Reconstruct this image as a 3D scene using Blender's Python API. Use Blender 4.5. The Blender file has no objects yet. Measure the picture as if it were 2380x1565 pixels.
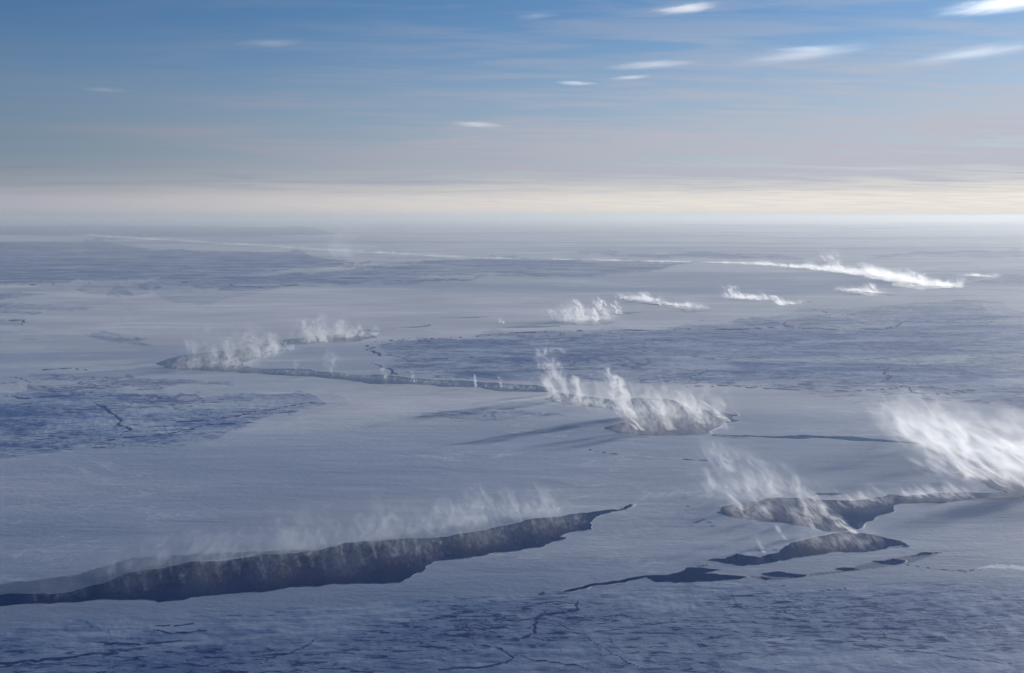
import bpy, math, random
import numpy as np
from mathutils import Vector, Matrix

C = bpy.context.scene
COL = C.collection
R = math.radians
random.seed(7)
rng = np.random.default_rng(11)

# ------------------------------------------------------------------ camera
CAM_H = 300.0
F_D = 2313.0                       # focal length in units of a 2380-wide frame
HORIZON = 502.0
PITCH = math.atan((782.5 - HORIZON) / F_D)
cam_d = bpy.data.cameras.new('camera')
cam_d.sensor_width = 36.0
cam_d.lens = 36.0 * F_D / 2380.0
cam_d.clip_start = 1.0
cam_d.clip_end = 400000.0
cam = bpy.data.objects.new('camera', cam_d)
COL.objects.link(cam)
cam.location = (0, 0, CAM_H)
cam.rotation_euler = (math.pi / 2 - PITCH, 0, 0)
C.camera = cam

# ------------------------------------------------------------------ light
SUN_EL, SUN_AZ = 13.0, 50.0        # azimuth clockwise from the view direction (+Y)
w = bpy.data.worlds.new('World')
C.world = w
w.use_nodes = True


class NT:
    """tiny helper round a node tree"""
    def __init__(s, tree):
        s.t = tree
        tree.nodes.clear()

    def n(s, kind, **kw):
        nd = s.t.nodes.new(kind)
        for k, v in kw.items():
            setattr(nd, k, v)
        return nd

    def put(s, sock, v):
        if isinstance(v, bpy.types.NodeSocket):
            s.t.links.new(v, sock)
        elif v is not None:
            sock.default_value = v

    def m(s, op, a, b=None, c=None, clamp=False):
        nd = s.n('ShaderNodeMath', operation=op, use_clamp=clamp)
        s.put(nd.inputs[0], a)
        s.put(nd.inputs[1], b)
        s.put(nd.inputs[2], c)
        return nd.outputs[0]

    def ss(s, x, a, b, lo=0.0, hi=1.0):
        nd = s.n('ShaderNodeMapRange', interpolation_type='SMOOTHSTEP')
        s.put(nd.inputs['Value'], x)
        s.put(nd.inputs['From Min'], a)
        s.put(nd.inputs['From Max'], b)
        s.put(nd.inputs['To Min'], lo)
        s.put(nd.inputs['To Max'], hi)
        return nd.outputs[0]

    def xyz(s, v):
        nd = s.n('ShaderNodeSeparateXYZ')
        s.put(nd.inputs[0], v)
        return nd.outputs

    def vec(s, x, y, z):
        nd = s.n('ShaderNodeCombineXYZ')
        s.put(nd.inputs[0], x)
        s.put(nd.inputs[1], y)
        s.put(nd.inputs[2], z)
        return nd.outputs[0]

    def noise(s, vec, scale=1.0, detail=4.0, rough=0.55, dist=0.0):
        nd = s.n('ShaderNodeTexNoise')
        s.put(nd.inputs['Vector'], vec)
        nd.inputs['Scale'].default_value = scale
        nd.inputs['Detail'].default_value = detail
        nd.inputs['Roughness'].default_value = rough
        nd.inputs['Distortion'].default_value = dist
        return nd.outputs[0]

    def mix(s, f, a, b, blend='MIX'):
        nd = s.n('ShaderNodeMix', data_type='RGBA', blend_type=blend)
        s.put(nd.inputs[0], f)
        s.put(nd.inputs[6], a)
        s.put(nd.inputs[7], b)
        return nd.outputs[2]

    def attr(s, name, kind='GEOMETRY'):
        nd = s.n('ShaderNodeAttribute', attribute_type=kind, attribute_name=name)
        return nd.outputs['Fac']


t = NT(w.node_tree)
sky = t.n('ShaderNodeTexSky', sky_type='NISHITA', sun_disc=False, sun_elevation=R(SUN_EL), sun_rotation=R(SUN_AZ),
          altitude=300.0, air_density=1.0, dust_density=0.3, ozone_density=4.0)
gx, gy, gz = t.xyz(t.n('ShaderNodeTexCoord').outputs['Generated'])
# high thin cirrus: a sheet at one height, so it draws together towards the horizon and ends above a clear strip of sky
inv = t.m('DIVIDE', 1.0, t.m('MAXIMUM', t.m('ADD', gz, 0.03), 0.02))
u, v = t.m('MULTIPLY', gx, inv), t.m('MULTIPLY', gy, inv)
u2 = t.m('SUBTRACT', u, t.m('MULTIPLY', v, 0.55))
ci = t.noise(t.vec(t.m('MULTIPLY', u2, 0.30), t.m('MULTIPLY', v, 0.55), 3.1), 1.0, 4.0, 0.5, 0.8)
ci2 = t.noise(t.vec(t.m('MULTIPLY', u2, 0.9), t.m('MULTIPLY', v, 2.6), 8.1), 1.0, 6.0, 0.6, 0.5)
toward = t.m('ADD', t.m('MULTIPLY', gx, math.sin(R(SUN_AZ))), t.m('MULTIPLY', gy, math.cos(R(SUN_AZ))))
side = t.ss(toward, 0.05, 0.95)
low = t.ss(gz, 0.045, 0.20, 1.0, 0.0)
edge = t.ss(t.m('ADD', gz, t.m('MULTIPLY', t.m('SUBTRACT', ci, 0.5), 0.007)), 0.014, 0.040)
veil = t.m('MULTIPLY', t.m('MULTIPLY', low, edge), t.ss(ci, 0.36, 0.64, 0.55, 1.0))
veil = t.m('ADD', veil, t.m('MULTIPLY', t.m('MULTIPLY', t.ss(ci2, 0.42, 0.66), side), 0.36), clamp=True)
grey_veil = t.mix(side, (2.1, 2.5, 3.3, 1), (5.3, 5.4, 6.2, 1))
cream = t.mix(side, (3.9, 4.0, 4.8, 1), (9.9, 9.1, 8.3, 1))
col = t.mix(t.m('MULTIPLY', t.ss(gz, 0.010, 0.065, 1.0, 0.0), 0.95), t.mix(1.0, sky.outputs[0], t.mix(side, (0.62, 0.76, 0.94, 1), (0.82, 0.88, 0.98, 1)), 'MULTIPLY'), cream)
col = t.mix(veil, col, grey_veil)
col = t.mix(t.m('MULTIPLY', t.ss(gz, -0.002, 0.010, 1.0, 0.0), 0.8), col, t.mix(side, (3.2, 3.5, 4.2, 1), (7.2, 7.4, 7.4, 1)))
bg = t.n('ShaderNodeBackground')
t.put(bg.inputs[0], col)
bg.inputs[1].default_value = 0.07
o = t.n('ShaderNodeOutputWorld')
t.put(o.inputs[0], bg.outputs[0])

sun_d = bpy.data.lights.new('sun', 'SUN')
sun_d.energy = 4.0
sun_d.angle = R(0.6)
sun_d.color = (1.0, 0.945, 0.86)
sun = bpy.data.objects.new('sun', sun_d)
COL.objects.link(sun)
sd = Vector((math.sin(R(SUN_AZ)) * math.cos(R(SUN_EL)), math.cos(R(SUN_AZ)) * math.cos(R(SUN_EL)), math.sin(R(SUN_EL))))
sun.rotation_euler = (-sd).to_track_quat('-Z', 'Y').to_euler()

C.view_settings.view_transform = 'Standard'
C.view_settings.look = 'None'
C.view_settings.gamma = 1.0
C.view_settings.exposure = 0.44
cy = C.cycles
cy.transparent_max_bounces = 64
cy.max_bounces = 6
cy.volume_bounces = 2
cy.diffuse_bounces = 2
cy.glossy_bounces = 2
cy.volume_step_rate = 1.0
cy.volume_max_steps = 256
cy.use_adaptive_sampling = True
cy.adaptive_threshold = 0.025
cy.sample_clamp_indirect = 5.0


# ------------------------------------------------------------------ helpers
def at(x, y):
    """point of the level ice that the photograph shows at (x, y) of a 2380-wide copy"""
    a, b = (x - 1190.0) / F_D, (y - 782.5) / F_D
    cp, sp = math.cos(PITCH), math.sin(PITCH)
    dy, dz = cp - b * sp, -sp - b * cp
    k = CAM_H / -dz
    return np.array([a * k, dy * k])


def unit_at(x, y):
    """metres per unit of the photograph there (upright things)"""
    p = at(x, y)
    return math.hypot(math.hypot(p[0], p[1]), CAM_H) / math.hypot(F_D, x - 1190.0)


ZOOM = {3: (0, 600), 4: (1000, 700), 5: (1961, 700), 6: (0, 1287), 7: (1000, 1287), 8: (1961, 1287)}


def zd(z, x, y):
    a, b = ZOOM[z]
    return ((a + x / 2.371) * 0.80378, (b + y / 2.371) * 0.80378)


def pts(*runs):
    """runs: a zoom number or 0 followed by its points -> list of points of the 2380-wide copy"""
    out = []
    for run in runs:
        z, p = run[0], run[1:]
        out += [zd(z, *q) if z else q for q in p]
    return out


def hash2(ix, iy, seed):
    h = (ix.astype(np.int64) * 374761393 + iy.astype(np.int64) * 668265263 + seed * 974634777) & 0xFFFFFFFF
    h = ((h ^ (h >> 13)) * 1274126177) & 0xFFFFFFFF
    return ((h ^ (h >> 16)) & 0xFFFF) / 65535.0


def vnoise(x, y, seed=0):
    ix, iy = np.floor(x), np.floor(y)
    fx, fy = x - ix, y - iy
    fx, fy = fx * fx * fx * (fx * (fx * 6 - 15) + 10), fy * fy * fy * (fy * (fy * 6 - 15) + 10)
    a, b = hash2(ix, iy, seed), hash2(ix + 1, iy, seed)
    c, d = hash2(ix, iy + 1, seed), hash2(ix + 1, iy + 1, seed)
    return (a + (b - a) * fx) * (1 - fy) + (c + (d - c) * fx) * fy


def fbm(x, y, octv=5, seed=0, gain=0.5):
    s, a, n = 0.0, 1.0, 0.0
    for k in range(octv):
        s = s + a * vnoise(x * 2 ** k + 17.3 * k, y * 2 ** k - 9.1 * k, seed + k)
        n += a
        a *= gain
    return s / n


def inside(px, py, poly):
    res = np.zeros(px.shape, bool)
    lo, hi = poly.min(0), poly.max(0)
    sel = (px >= lo[0]) & (px <= hi[0]) & (py >= lo[1]) & (py <= hi[1])
    if not sel.any():
        return res
    X, Y = px[sel], py[sel]
    r = np.zeros(X.shape, bool)
    n = len(poly)
    for i in range(n):
        x1, y1 = poly[i]
        x2, y2 = poly[(i + 1) % n]
        if y1 == y2:
            continue
        c = (y1 > Y) != (y2 > Y)
        r ^= c & (X < (x2 - x1) * (Y - y1) / (y2 - y1) + x1)
    res[sel] = r
    return res


def ground_poly(d):
    return np.array([at(*p) for p in d])


def ragged(poly, amp, levels, seed):
    """break the sides of an outline up by midpoint displacement, as ice breaks"""
    g = np.random.default_rng(seed)
    p = [np.array(q) for q in poly]
    for k in range(levels):
        out = []
        for i in range(len(p)):
            a, b = p[i], p[(i + 1) % len(p)]
            d = b - a
            m = (a + b) / 2 + np.array([-d[1], d[0]]) * g.normal(0, amp) * 0.8 + d * g.normal(0, 0.06)
            out += [a, m]
        p = out
    return np.array(p)


def mesh_obj(name, verts, faces, mat, parent=None, smooth=False):
    me = bpy.data.meshes.new(name)
    me.from_pydata([tuple(q) for q in verts], [], faces)
    if smooth:
        for q in me.polygons:
            q.use_smooth = True
    me.materials.append(mat)
    ob = bpy.data.objects.new(name, me)
    COL.objects.link(ob)
    ob.parent = parent
    return ob


def tag(ob, label=None, cat=None, group=None, kind=None):
    for k, q in (('label', label), ('category', cat), ('group', group), ('kind', kind)):
        if q:
            ob[k] = q
    return ob


# ------------------------------------------------------------------ outlines
LEADS = {}      # open water, in photograph coordinates
LEADS['broad'] = pts(
    (0, (-160, 1425)), (6, (0, 1105), (300, 1085), (700, 1058), (1090, 1080), (1250, 1065), (1420, 1035), (1700, 1010), (2000, 975)),
    (7, (0, 955), (200, 948), (370, 945), (430, 915), (530, 870), (605, 800), (850, 775), (1090, 735), (1350, 700), (1420, 665),
     (1520, 640), (1465, 628), (1540, 600), (1690, 580), (1692, 520), (1740, 485), (1790, 470), (1870, 452), (1960, 425), (1975, 405), (1940, 408), (1870, 445),
     (1720, 455), (1600, 466), (1480, 490), (1260, 510), (1110, 550), (950, 585), (650, 632), (370, 645), (0, 672)),
    (6, (2200, 720), (1950, 745), (1800, 748), (1500, 800), (1300, 800), (1050, 850), (900, 872), (720, 945), (500, 1005), (0, 1028)),
    (0, (-160, 1400)))
LEADS['forked'] = pts((8, (270, 460), (300, 425), (430, 400), (520, 390), (700, 362), (900, 368), (1100, 380), (1300, 372), (1440, 338), (1560, 352), (1750, 330),
                          (2050, 326), (2371, 322), (2371, 360), (2000, 372), (1640, 398), (1480, 415), (1490, 455), (1350, 500),
                          (1280, 540), (1240, 580), (1150, 592), (1060, 598), (1000, 588), (880, 558), (700, 528), (520, 512), (340, 488)))
LEADS['wedge'] = pts((8, (1070, 604), (1230, 604), (1400, 630), (1530, 660), (1590, 695), (1400, 715), (1100, 730), (950, 755), (850, 770),
                         (680, 800), (440, 830), (330, 812), (200, 792), (320, 780), (400, 745), (480, 760), (560, 772), (690, 738), (780, 670), (1000, 622)))
LEADS['strip'] = pts((7, (1335, 1020), (1480, 1005), (1600, 975), (1700, 950), (2050, 895), (2300, 868)),
                     (8, (60, 840), (150, 840), (300, 855), (180, 882), (480, 905), (420, 920), (180, 935), (0, 945)),
                     (7, (2130, 940), (2060, 905), (1720, 965), (1560, 1005)))
LEADS['crescent'] = pts((8, (570, 882), (700, 868), (790, 885), (890, 893), (780, 907), (640, 900)))
LEADS['sliver'] = pts((8, (1075, 850), (1130, 840), (1250, 855), (1150, 863)))
LEADS['diamond'] = pts((8, (1330, 796), (1410, 797), (1470, 780), (1565, 795), (1500, 822), (1410, 816)))
LEADS['sliver far'] = pts((8, (1600, 760), (1690, 737), (1810, 738), (1720, 752)))
LEADS['slot'] = pts((8, (920, 342), (1000, 332), (1130, 334), (1060, 345)))
LEADS['small east'] = pts((8, (570, 905), (640, 915), (600, 928)))
LEADS['elbow'] = pts((3, (1065, 1072), (1150, 1040), (1300, 1008), (1700, 958), (1900, 928), (2080, 892), (2371, 868)),
                     (4, (130, 600), (260, 612), (150, 628), (215, 655), (100, 680), (0, 685)), (3, (2100, 932), (1990, 940), (1900, 998), (1760, 1035), (1660, 1065),
                     (1720, 1098), (2371, 1143)), (4, (300, 915), (470, 935), (900, 958), (1300, 982), (1425, 1008), (1400, 1030), (1040, 1020), (900, 996), (450, 972), (0, 945)),
                     (3, (1900, 1148), (1600, 1127), (1400, 1117), (1130, 1105)))
LEADS['bright'] = pts((4, (1370, 1075), (1440, 1035), (1600, 1050), (1850, 1085), (2000, 1070), (2200, 1075)), (5, (100, 1140), (230, 1155), (415, 1188), (360, 1207), (430, 1225),
                       (250, 1280), (210, 1318), (0, 1325)), (4, (2200, 1325), (1900, 1310), (1770, 1275), (1850, 1250), (1960, 1235), (1900, 1170), (1830, 1150), (1500, 1115)))
LEADS['thread'] = pts((5, (250, 1322), (400, 1326), (700, 1333), (850, 1322), (1200, 1335), (1600, 1372), (1700, 1385), (1500, 1376), (1200, 1362), (700, 1346), (400, 1338)))
LEADS['bank'] = [(2215, 1100), (2300, 1092), (2480, 1085), (2560, 1180), (2390, 1160), (2300, 1132)]
LEADS['far plume'] = pts((4, (1500, 568), (1540, 552), (1750, 544), (1860, 550), (1790, 564), (1640, 572)))
LEADS['far plume spur'] = pts((4, (1740, 496), (1900, 482), (2060, 480), (1930, 496), (1750, 504)))
LEADS['far crack'] = pts((4, (1000, 590), (1180, 582), (1470, 574), (1470, 580), (1180, 588)))
LEADS['far crack west'] = pts((4, (280, 594), (490, 580), (580, 563), (585, 574), (500, 586)))
LEADS['far thread'] = pts((4, (620, 520), (800, 518), (1030, 510), (800, 523)))
LEADS['far slot'] = pts((4, (2000, 418), (2120, 430), (2371, 448)), (5, (0, 440), (100, 468), (230, 470), (60, 484), (-40, 455)))
LEADS['mid slot'] = pts((5, (340, 382), (640, 393), (640, 399), (400, 389)))
LEADS['mid notch'] = pts((5, (690, 438), (780, 412), (850, 408), (930, 405), (850, 424), (760, 432)))
LEADS['hill slot'] = pts((5, (1080, 322), (1200, 340), (1400, 352), (1530, 364), (1300, 372), (1200, 346)))
LEADS['long far'] = pts((5, (460, 141), (850, 172), (1090, 195), (1280, 222), (1500, 262), (1700, 312), (1850, 306), (2050, 258), (2200, 226), (2060, 268), (1860, 316), (1640, 332), (1480, 275), (1280, 232), (1060, 202), (850, 180)))

ROUGH = {}      # older, rougher and bluer ice
ROUGH['east'] = (0.78, pts((4, (150, 690), (430, 655), (700, 665), (960, 635), (1400, 610), (2000, 605)), (5, (0, 590), (240, 555), (600, 515), (820, 455), (1300, 430), (1660, 420), (2371, 400)),
                   (0, (2560, 840), (2560, 1010)), (5, (2371, 1140), (1900, 1095), (1130, 1075), (1190, 1025), (800, 1008), (60, 992)), (4, (2371, 990), (2000, 975), (1500, 965), (1000, 950), (480, 930), (290, 900), (190, 840),
                   (330, 800), (230, 770), (180, 730))))
ROUGH['west'] = (1.15, [(-200, 915), (0, 915), (300, 912), (560, 908), (700, 915), (740, 935), (600, 965), (440, 1010), (200, 1045), (0, 1068), (-200, 1085)])
ROUGH['west b'] = (1.0, pts((3, (60, 1155), (220, 1200), (480, 1215), (500, 1240), (830, 1245), (1200, 1230), (1320, 1200), (1750, 1182), (1300, 1165), (1000, 1145), (640, 1150), (400, 1170))))
ROUGH['west c'] = (0.9, pts((3, (370, 880), (560, 860), (940, 872), (1180, 885), (1060, 905), (1200, 930), (800, 937), (600, 915))))
ROUGH['west d'] = (0.9, pts((3, (-200, 640), (0, 650), (500, 665), (790, 675), (700, 700), (420, 735), (200, 730), (-200, 720))))
ROUGH['west e'] = (0.9, pts((3, (-200, 585), (250, 580), (570, 600), (300, 615), (0, 635), (-200, 635))))
ROUGH['west f'] = (0.8, pts((3, (-200, 765), (100, 768), (200, 830), (470, 850), (200, 858), (0, 805), (-200, 800))))
ROUGH['west g'] = (0.7, pts((3, (-200, 905), (200, 925), (0, 932), (-200, 935))))
ROUGH['far west'] = (1.15, pts((3, (-600, 235), (600, 235), (1400, 285), (2000, 305), (2371, 395), (1900, 420), (1230, 432), (1010, 480), (1005, 512), (700, 502), (300, 520), (-600, 545))))
ROUGH['far west b'] = (1.3, pts((3, (1160, 505), (1340, 452), (2371, 448)), (4, (0, 242), (900, 262), (300, 285), (0, 287)), (3, (1680, 537), (1280, 522))))
ROUGH['far mid'] = (1.1, pts((4, (0, 185), (900, 110), (1600, 125), (2371, 145), (2000, 205), (1500, 242), (1000, 230), (0, 236))))
ROUGH['far east'] = (1.0, pts((4, (1600, 70), (2371, 85)), (5, (900, 95), (1700, 70), (2800, 60), (2800, 130), (1500, 100), (700, 120), (0, 118)), (4, (1800, 100))))
ROUGH['far east b'] = (0.9, pts((5, (2050, 275), (2371, 250), (2900, 250), (2900, 320), (2371, 315))))
ROUGH['mid'] = (0.9, pts((4, (330, 1190), (480, 1172), (900, 1160), (1200, 1168), (1650, 1190), (1000, 1228), (600, 1205))))
ROUGH['mid b'] = (0.35, pts((5, (430, 1500), (620, 1432), (1000, 1425), (1340, 1450), (1560, 1470), (1200, 1492), (900, 1512))))
ROUGH['skyline'] = (1.2, [(-400, 527), (300, 523), (720, 528), (760, 545), (300, 548), (-400, 540)])
ROUGH['skyline b'] = (1.1, [(1500, 524), (2000, 519), (2800, 514), (2800, 528), (1900, 532)])
ROUGH['front'] = (0.66, pts((0, (-400, 1470)), (6, (0, 1290), (500, 1200), (1000, 1135), (1700, 1095), (2371, 1105)), (7, (400, 1062), (900, 1042), (1340, 1025), (1700, 1005), (2371, 945)),
                    (8, (0, 952), (800, 937), (1500, 945), (2371, 952)), (0, (2900, 1352), (5200, 2600), (-3000, 2600))))
ROUGH['dark east'] = (0.9, pts((5, (1470, 580), (1620, 520), (1900, 512), (2371, 560), (2900, 560), (2900, 880), (2371, 880), (2100, 890), (1900, 850), (1700, 870), (1500, 840), (1330, 855), (1000, 850),
                        (700, 800), (900, 775), (1500, 775), (1800, 760), (1690, 720), (1900, 700), (1700, 640))))
ROUGH['dark mid'] = (0.9, pts((5, (0, 780), (300, 790), (560, 815), (200, 850), (320, 930), (300, 970), (150, 950), (30, 935), (180, 880), (0, 850)), (4, (2200, 850), (2000, 780), (1550, 745), (1900, 760))))
ROUGH['dark loop'] = (0.9, pts((4, (780, 690), (950, 705), (1300, 740), (1100, 742), (860, 718))))
ROUGH['dark loop b'] = (0.8, pts((4, (680, 800), (760, 795), (800, 850), (1200, 870), (1300, 955), (900, 940), (780, 890), (640, 855))))
GREY = [pts((6, (-300, 975), (0, 955), (520, 890), (900, 775), (1500, 742), (2200, 712), (1800, 748), (1300, 805), (900, 875), (700, 955), (500, 1010), (0, 1032), (-300, 1050))),
        pts((8, (470, 905), (900, 885), (1100, 862), (1340, 800), (1600, 755), (1810, 742), (1560, 815), (1250, 858), (900, 900), (640, 930)))]
CRACKS = [(w_, pts(p_)) for w_, p_ in (
    (3.2, (7, (640, 1540), (760, 1530), (920, 1525), (1100, 1490), (1150, 1455), (1090, 1415), (1030, 1385), (860, 1360))),
    (2.4, (7, (1160, 1440), (1370, 1478), (1560, 1505), (1700, 1545))),
    (3.4, (7, (1130, 1330), (1200, 1325), (1300, 1290), (1312, 1220), (1300, 1190), (1350, 1160), (1480, 1150), (1590, 1130), (1592, 1070))),
    (1.6, (7, (1420, 1190), (1530, 1260), (1660, 1320), (1770, 1390), (1900, 1470), (2060, 1560))),
    (2.2, (7, (840, 1325), (950, 1320), (1090, 1315))), (2.2, (7, (1010, 1165), (1180, 1175))), (1.6, (7, (330, 1330), (560, 1365), (900, 1415))),
    (4.0, (6, (-300, 1520), (0, 1500), (120, 1490), (300, 1470), (520, 1450), (640, 1430))), (3.0, (6, (650, 1355), (800, 1360), (960, 1370), (1100, 1355), (1240, 1340))),
    (2.6, (6, (1780, 1500), (1900, 1440), (2080, 1390), (2180, 1320))), (2.6, (6, (1050, 1240), (1200, 1240), (1330, 1225))), (2.6, (6, (1040, 1265), (1170, 1290), (1320, 1280), (1480, 1260))),
    (3.0, (3, (640, 1340), (720, 1380), (800, 1430), (810, 1480), (870, 1510), (830, 1565))), (2.2, (3, (700, 1600), (1000, 1565), (1200, 1545), (1420, 1490), (1800, 1475))),
    (2.6, (3, (1210, 1470), (1400, 1462), (1640, 1430), (1750, 1400), (2000, 1360), (2200, 1330))), (2.0, (3, (0, 1290), (200, 1310), (500, 1290), (640, 1268))),
    (2.6, (4, (180, 700), (185, 750), (240, 780), (310, 775))), (1.6, (4, (380, 795), (560, 805), (700, 800), (900, 790))), (2.6, (4, (170, 830), (300, 870), (310, 905), (400, 900))),
    (1.8, (5, (60, 992), (350, 985), (600, 1005), (900, 1015), (1250, 1020), (1480, 1005), (1560, 985), (1750, 1000), (1880, 1020), (2371, 1030), (2900, 1040))),
    (1.8, (5, (1560, 985), (1590, 1030), (1750, 1045), (2050, 1020))), (2.0, (5, (0, 600), (300, 600), (760, 580), (900, 595), (1400, 600), (1500, 580), (1600, 520))),
    (1.8, (5, (680, 525), (740, 575), (900, 595))), (1.6, (5, (800, 455), (930, 465), (1050, 490), (1200, 498))), (2.6, (5, (1380, 855), (1420, 890), (1440, 930), (1400, 955))),
    (2.0, (5, (1440, 900), (1520, 880), (1640, 830))), (2.0, (5, (200, 880), (150, 910), (30, 935))), (1.5, (4, (150, 690), (430, 660), (700, 665), (960, 640), (1400, 612), (2000, 605), (2371, 595))),
    (2.0, (3, (-300, 545), (0, 540), (500, 520), (1000, 510))), (1.6, (3, (1160, 505), (1300, 515), (1680, 535), (2371, 525))), (1.8, (3, (230, 1120), (480, 1105), (620, 1118))), (1.8, (3, (60, 1160), (220, 1200))),
    (1.6, (3, (-100, 770), (150, 775), (170, 820))), (1.6, (8, (1560, 820), (1800, 855), (1970, 865), (2090, 850))), (1.6, (4, (1640, 1420), (1760, 1440), (1960, 1460))),
    (2.0, (8, (460, 1105), (640, 1120), (900, 1110), (1020, 1085))), (2.0, (8, (620, 1170), (800, 1200), (930, 1215))), (2.0, (8, (1080, 1245), (1380, 1265), (1420, 1320), (1560, 1345))),
    (2.2, (8, (1200, 1365), (1400, 1385), (1700, 1425), (2000, 1470), (2300, 1500))), (2.0, (8, (700, 960), (1000, 1000), (1150, 985))), (1.8, (8, (30, 100), (200, 105))), (2.2, (8, (270, 1250), (460, 1290))))]
SPOTS = [pts((8, *p_)) for p_ in (((60, 545), (110, 560), (130, 566), (90, 550)), ((100, 530), (160, 510), (190, 512), (130, 535)), ((205, 548), (270, 550), (235, 558)), ((40, 415), (95, 418), (70, 424)), ((180, 525), (250, 528), (215, 532)),
                                  ((520, 715), (600, 722), (560, 730)), ((640, 712), (700, 716), (660, 725)), ((120, 830), (200, 818), (210, 826), (150, 838)))]
DRIFT = [pts((8, (2040, 852), (2100, 832), (2160, 818), (2400, 830), (2800, 840), (2800, 862), (2371, 856), (2200, 842), (2110, 845)))]
POLY_R = {k: (s, ground_poly(p)) for k, (s, p) in ROUGH.items()}
POLY_G = [ground_poly(p) for p in GREY]
POLY_L = {k: ground_poly(p) for k, p in LEADS.items()}

# ------------------------------------------------------------------ materials of the setting
def material(name):
    m = bpy.data.materials.new(name)
    m.use_nodes = True
    return m, NT(m.node_tree)


m_ice, t = material('sea_ice')
pos = t.n('ShaderNodeNewGeometry').outputs['Position']
X, Y, Z = t.xyz(pos)
rough, grey = t.attr('rough'), t.attr('grey')
n_big = t.noise(t.vec(t.m('MULTIPLY', X, 0.0016), t.m('MULTIPLY', Y, 0.0030), 0.0), 1.0, 5.0, 0.6, 0.3)
n_mid = t.noise(t.vec(t.m('MULTIPLY', X, 0.012), t.m('MULTIPLY', Y, 0.030), 5.0), 1.0, 5.0, 0.6, 0.5)
n_fine = t.noise(t.vec(t.m('MULTIPLY', X, 0.12), t.m('MULTIPLY', Y, 0.22), 9.0), 1.0, 4.0, 0.65)
n_str = t.noise(t.vec(t.m('MULTIPLY', X, 0.0022), t.m('MULTIPLY', Y, 0.017), 1.0), 1.0, 6.0, 0.62, 0.4)
snow = t.mix(t.ss(n_big, 0.35, 0.68), (0.54, 0.56, 0.60, 1), (0.74, 0.755, 0.785, 1))
snow = t.mix(t.m('MULTIPLY', t.ss(n_str, 0.45, 0.75), 0.5), snow, (0.38, 0.43, 0.51, 1))
snow = t.mix(t.m('MULTIPLY', t.ss(n_str, 0.40, 0.25), 0.4), snow, (0.80, 0.81, 0.82, 1))
n_far = t.noise(t.vec(t.m('MULTIPLY', X, 0.00022), t.m('MULTIPLY', Y, 0.00075), 33.0), 1.0, 6.0, 0.65, 0.5)
snow = t.mix(t.m('MULTIPLY', t.ss(n_far, 0.46, 0.62), 0.7), snow, (0.27, 0.35, 0.48, 1))
n_pat = t.noise(t.vec(t.m('MULTIPLY', X, 0.0028), t.m('MULTIPLY', Y, 0.0070), 15.0), 1.0, 9.0, 0.68, 0.8)
blue = t.mix(t.ss(n_pat, 0.45, 0.55), (0.30, 0.39, 0.53, 1), (0.10, 0.19, 0.39, 1))
blue = t.mix(t.m('MULTIPLY', t.ss(n_pat, 0.44, 0.39), 0.8), blue, (0.50, 0.56, 0.63, 1))
blue = t.mix(t.m('MULTIPLY', t.ss(n_fine, 0.52, 0.70), 0.6), blue, (0.50, 0.55, 0.64, 1))
# ragged dark dashes and crack lines of the older ice
wx = t.m('ADD', X, t.m('MULTIPLY', n_mid, 60.0))
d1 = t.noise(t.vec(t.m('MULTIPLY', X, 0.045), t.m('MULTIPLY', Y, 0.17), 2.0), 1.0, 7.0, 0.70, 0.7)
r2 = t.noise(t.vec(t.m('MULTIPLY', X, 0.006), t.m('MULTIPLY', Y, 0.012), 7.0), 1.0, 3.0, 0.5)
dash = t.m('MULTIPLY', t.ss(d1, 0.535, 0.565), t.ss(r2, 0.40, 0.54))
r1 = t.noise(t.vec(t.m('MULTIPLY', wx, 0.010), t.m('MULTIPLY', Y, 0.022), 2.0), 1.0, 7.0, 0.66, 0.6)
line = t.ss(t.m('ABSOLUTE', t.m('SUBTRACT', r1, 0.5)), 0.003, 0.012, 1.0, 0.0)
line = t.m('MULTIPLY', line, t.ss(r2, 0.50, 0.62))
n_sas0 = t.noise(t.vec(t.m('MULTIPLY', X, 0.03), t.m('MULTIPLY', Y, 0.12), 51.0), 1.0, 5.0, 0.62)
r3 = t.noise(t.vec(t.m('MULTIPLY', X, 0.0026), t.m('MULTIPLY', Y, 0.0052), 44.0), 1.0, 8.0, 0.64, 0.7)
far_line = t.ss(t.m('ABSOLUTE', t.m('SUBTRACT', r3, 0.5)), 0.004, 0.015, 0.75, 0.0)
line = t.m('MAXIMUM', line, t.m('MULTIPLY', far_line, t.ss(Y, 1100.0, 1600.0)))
white = t.m('MULTIPLY', t.ss(d1, 0.46, 0.38), t.ss(r2, 0.60, 0.42))
dark_marks = t.m('MULTIPLY', t.m('MAXIMUM', t.m('MULTIPLY', dash, 0.9), t.m('MULTIPLY', line, 0.9)), t.ss(rough, 0.12, 0.36))
n_reg = t.noise(t.vec(t.m('MULTIPLY', X, 0.0011), t.m('MULTIPLY', Y, 0.0030), 61.0), 1.0, 7.0, 0.66, 0.9)
base = t.mix(t.m('MULTIPLY', t.ss(rough, 0.02, 0.62), t.ss(n_reg, 0.40, 0.56, 0.38, 1.0)), snow, blue)
pale = t.ss(t.m('ABSOLUTE', t.m('SUBTRACT', r3, 0.43)), 0.003, 0.012, 1.0, 0.0)
base = t.mix(t.m('MULTIPLY', pale, t.ss(n_mid, 0.40, 0.60, 0.0, 0.45)), base, (0.78, 0.80, 0.81, 1))
base = t.mix(t.m('MULTIPLY', far_line, t.ss(n_big, 0.45, 0.62, 0.0, 0.28)), base, (0.22, 0.29, 0.42, 1))
base = t.mix(t.m('MULTIPLY', t.m('MULTIPLY', white, rough), 0.8), base, (0.68, 0.70, 0.74, 1))
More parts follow.
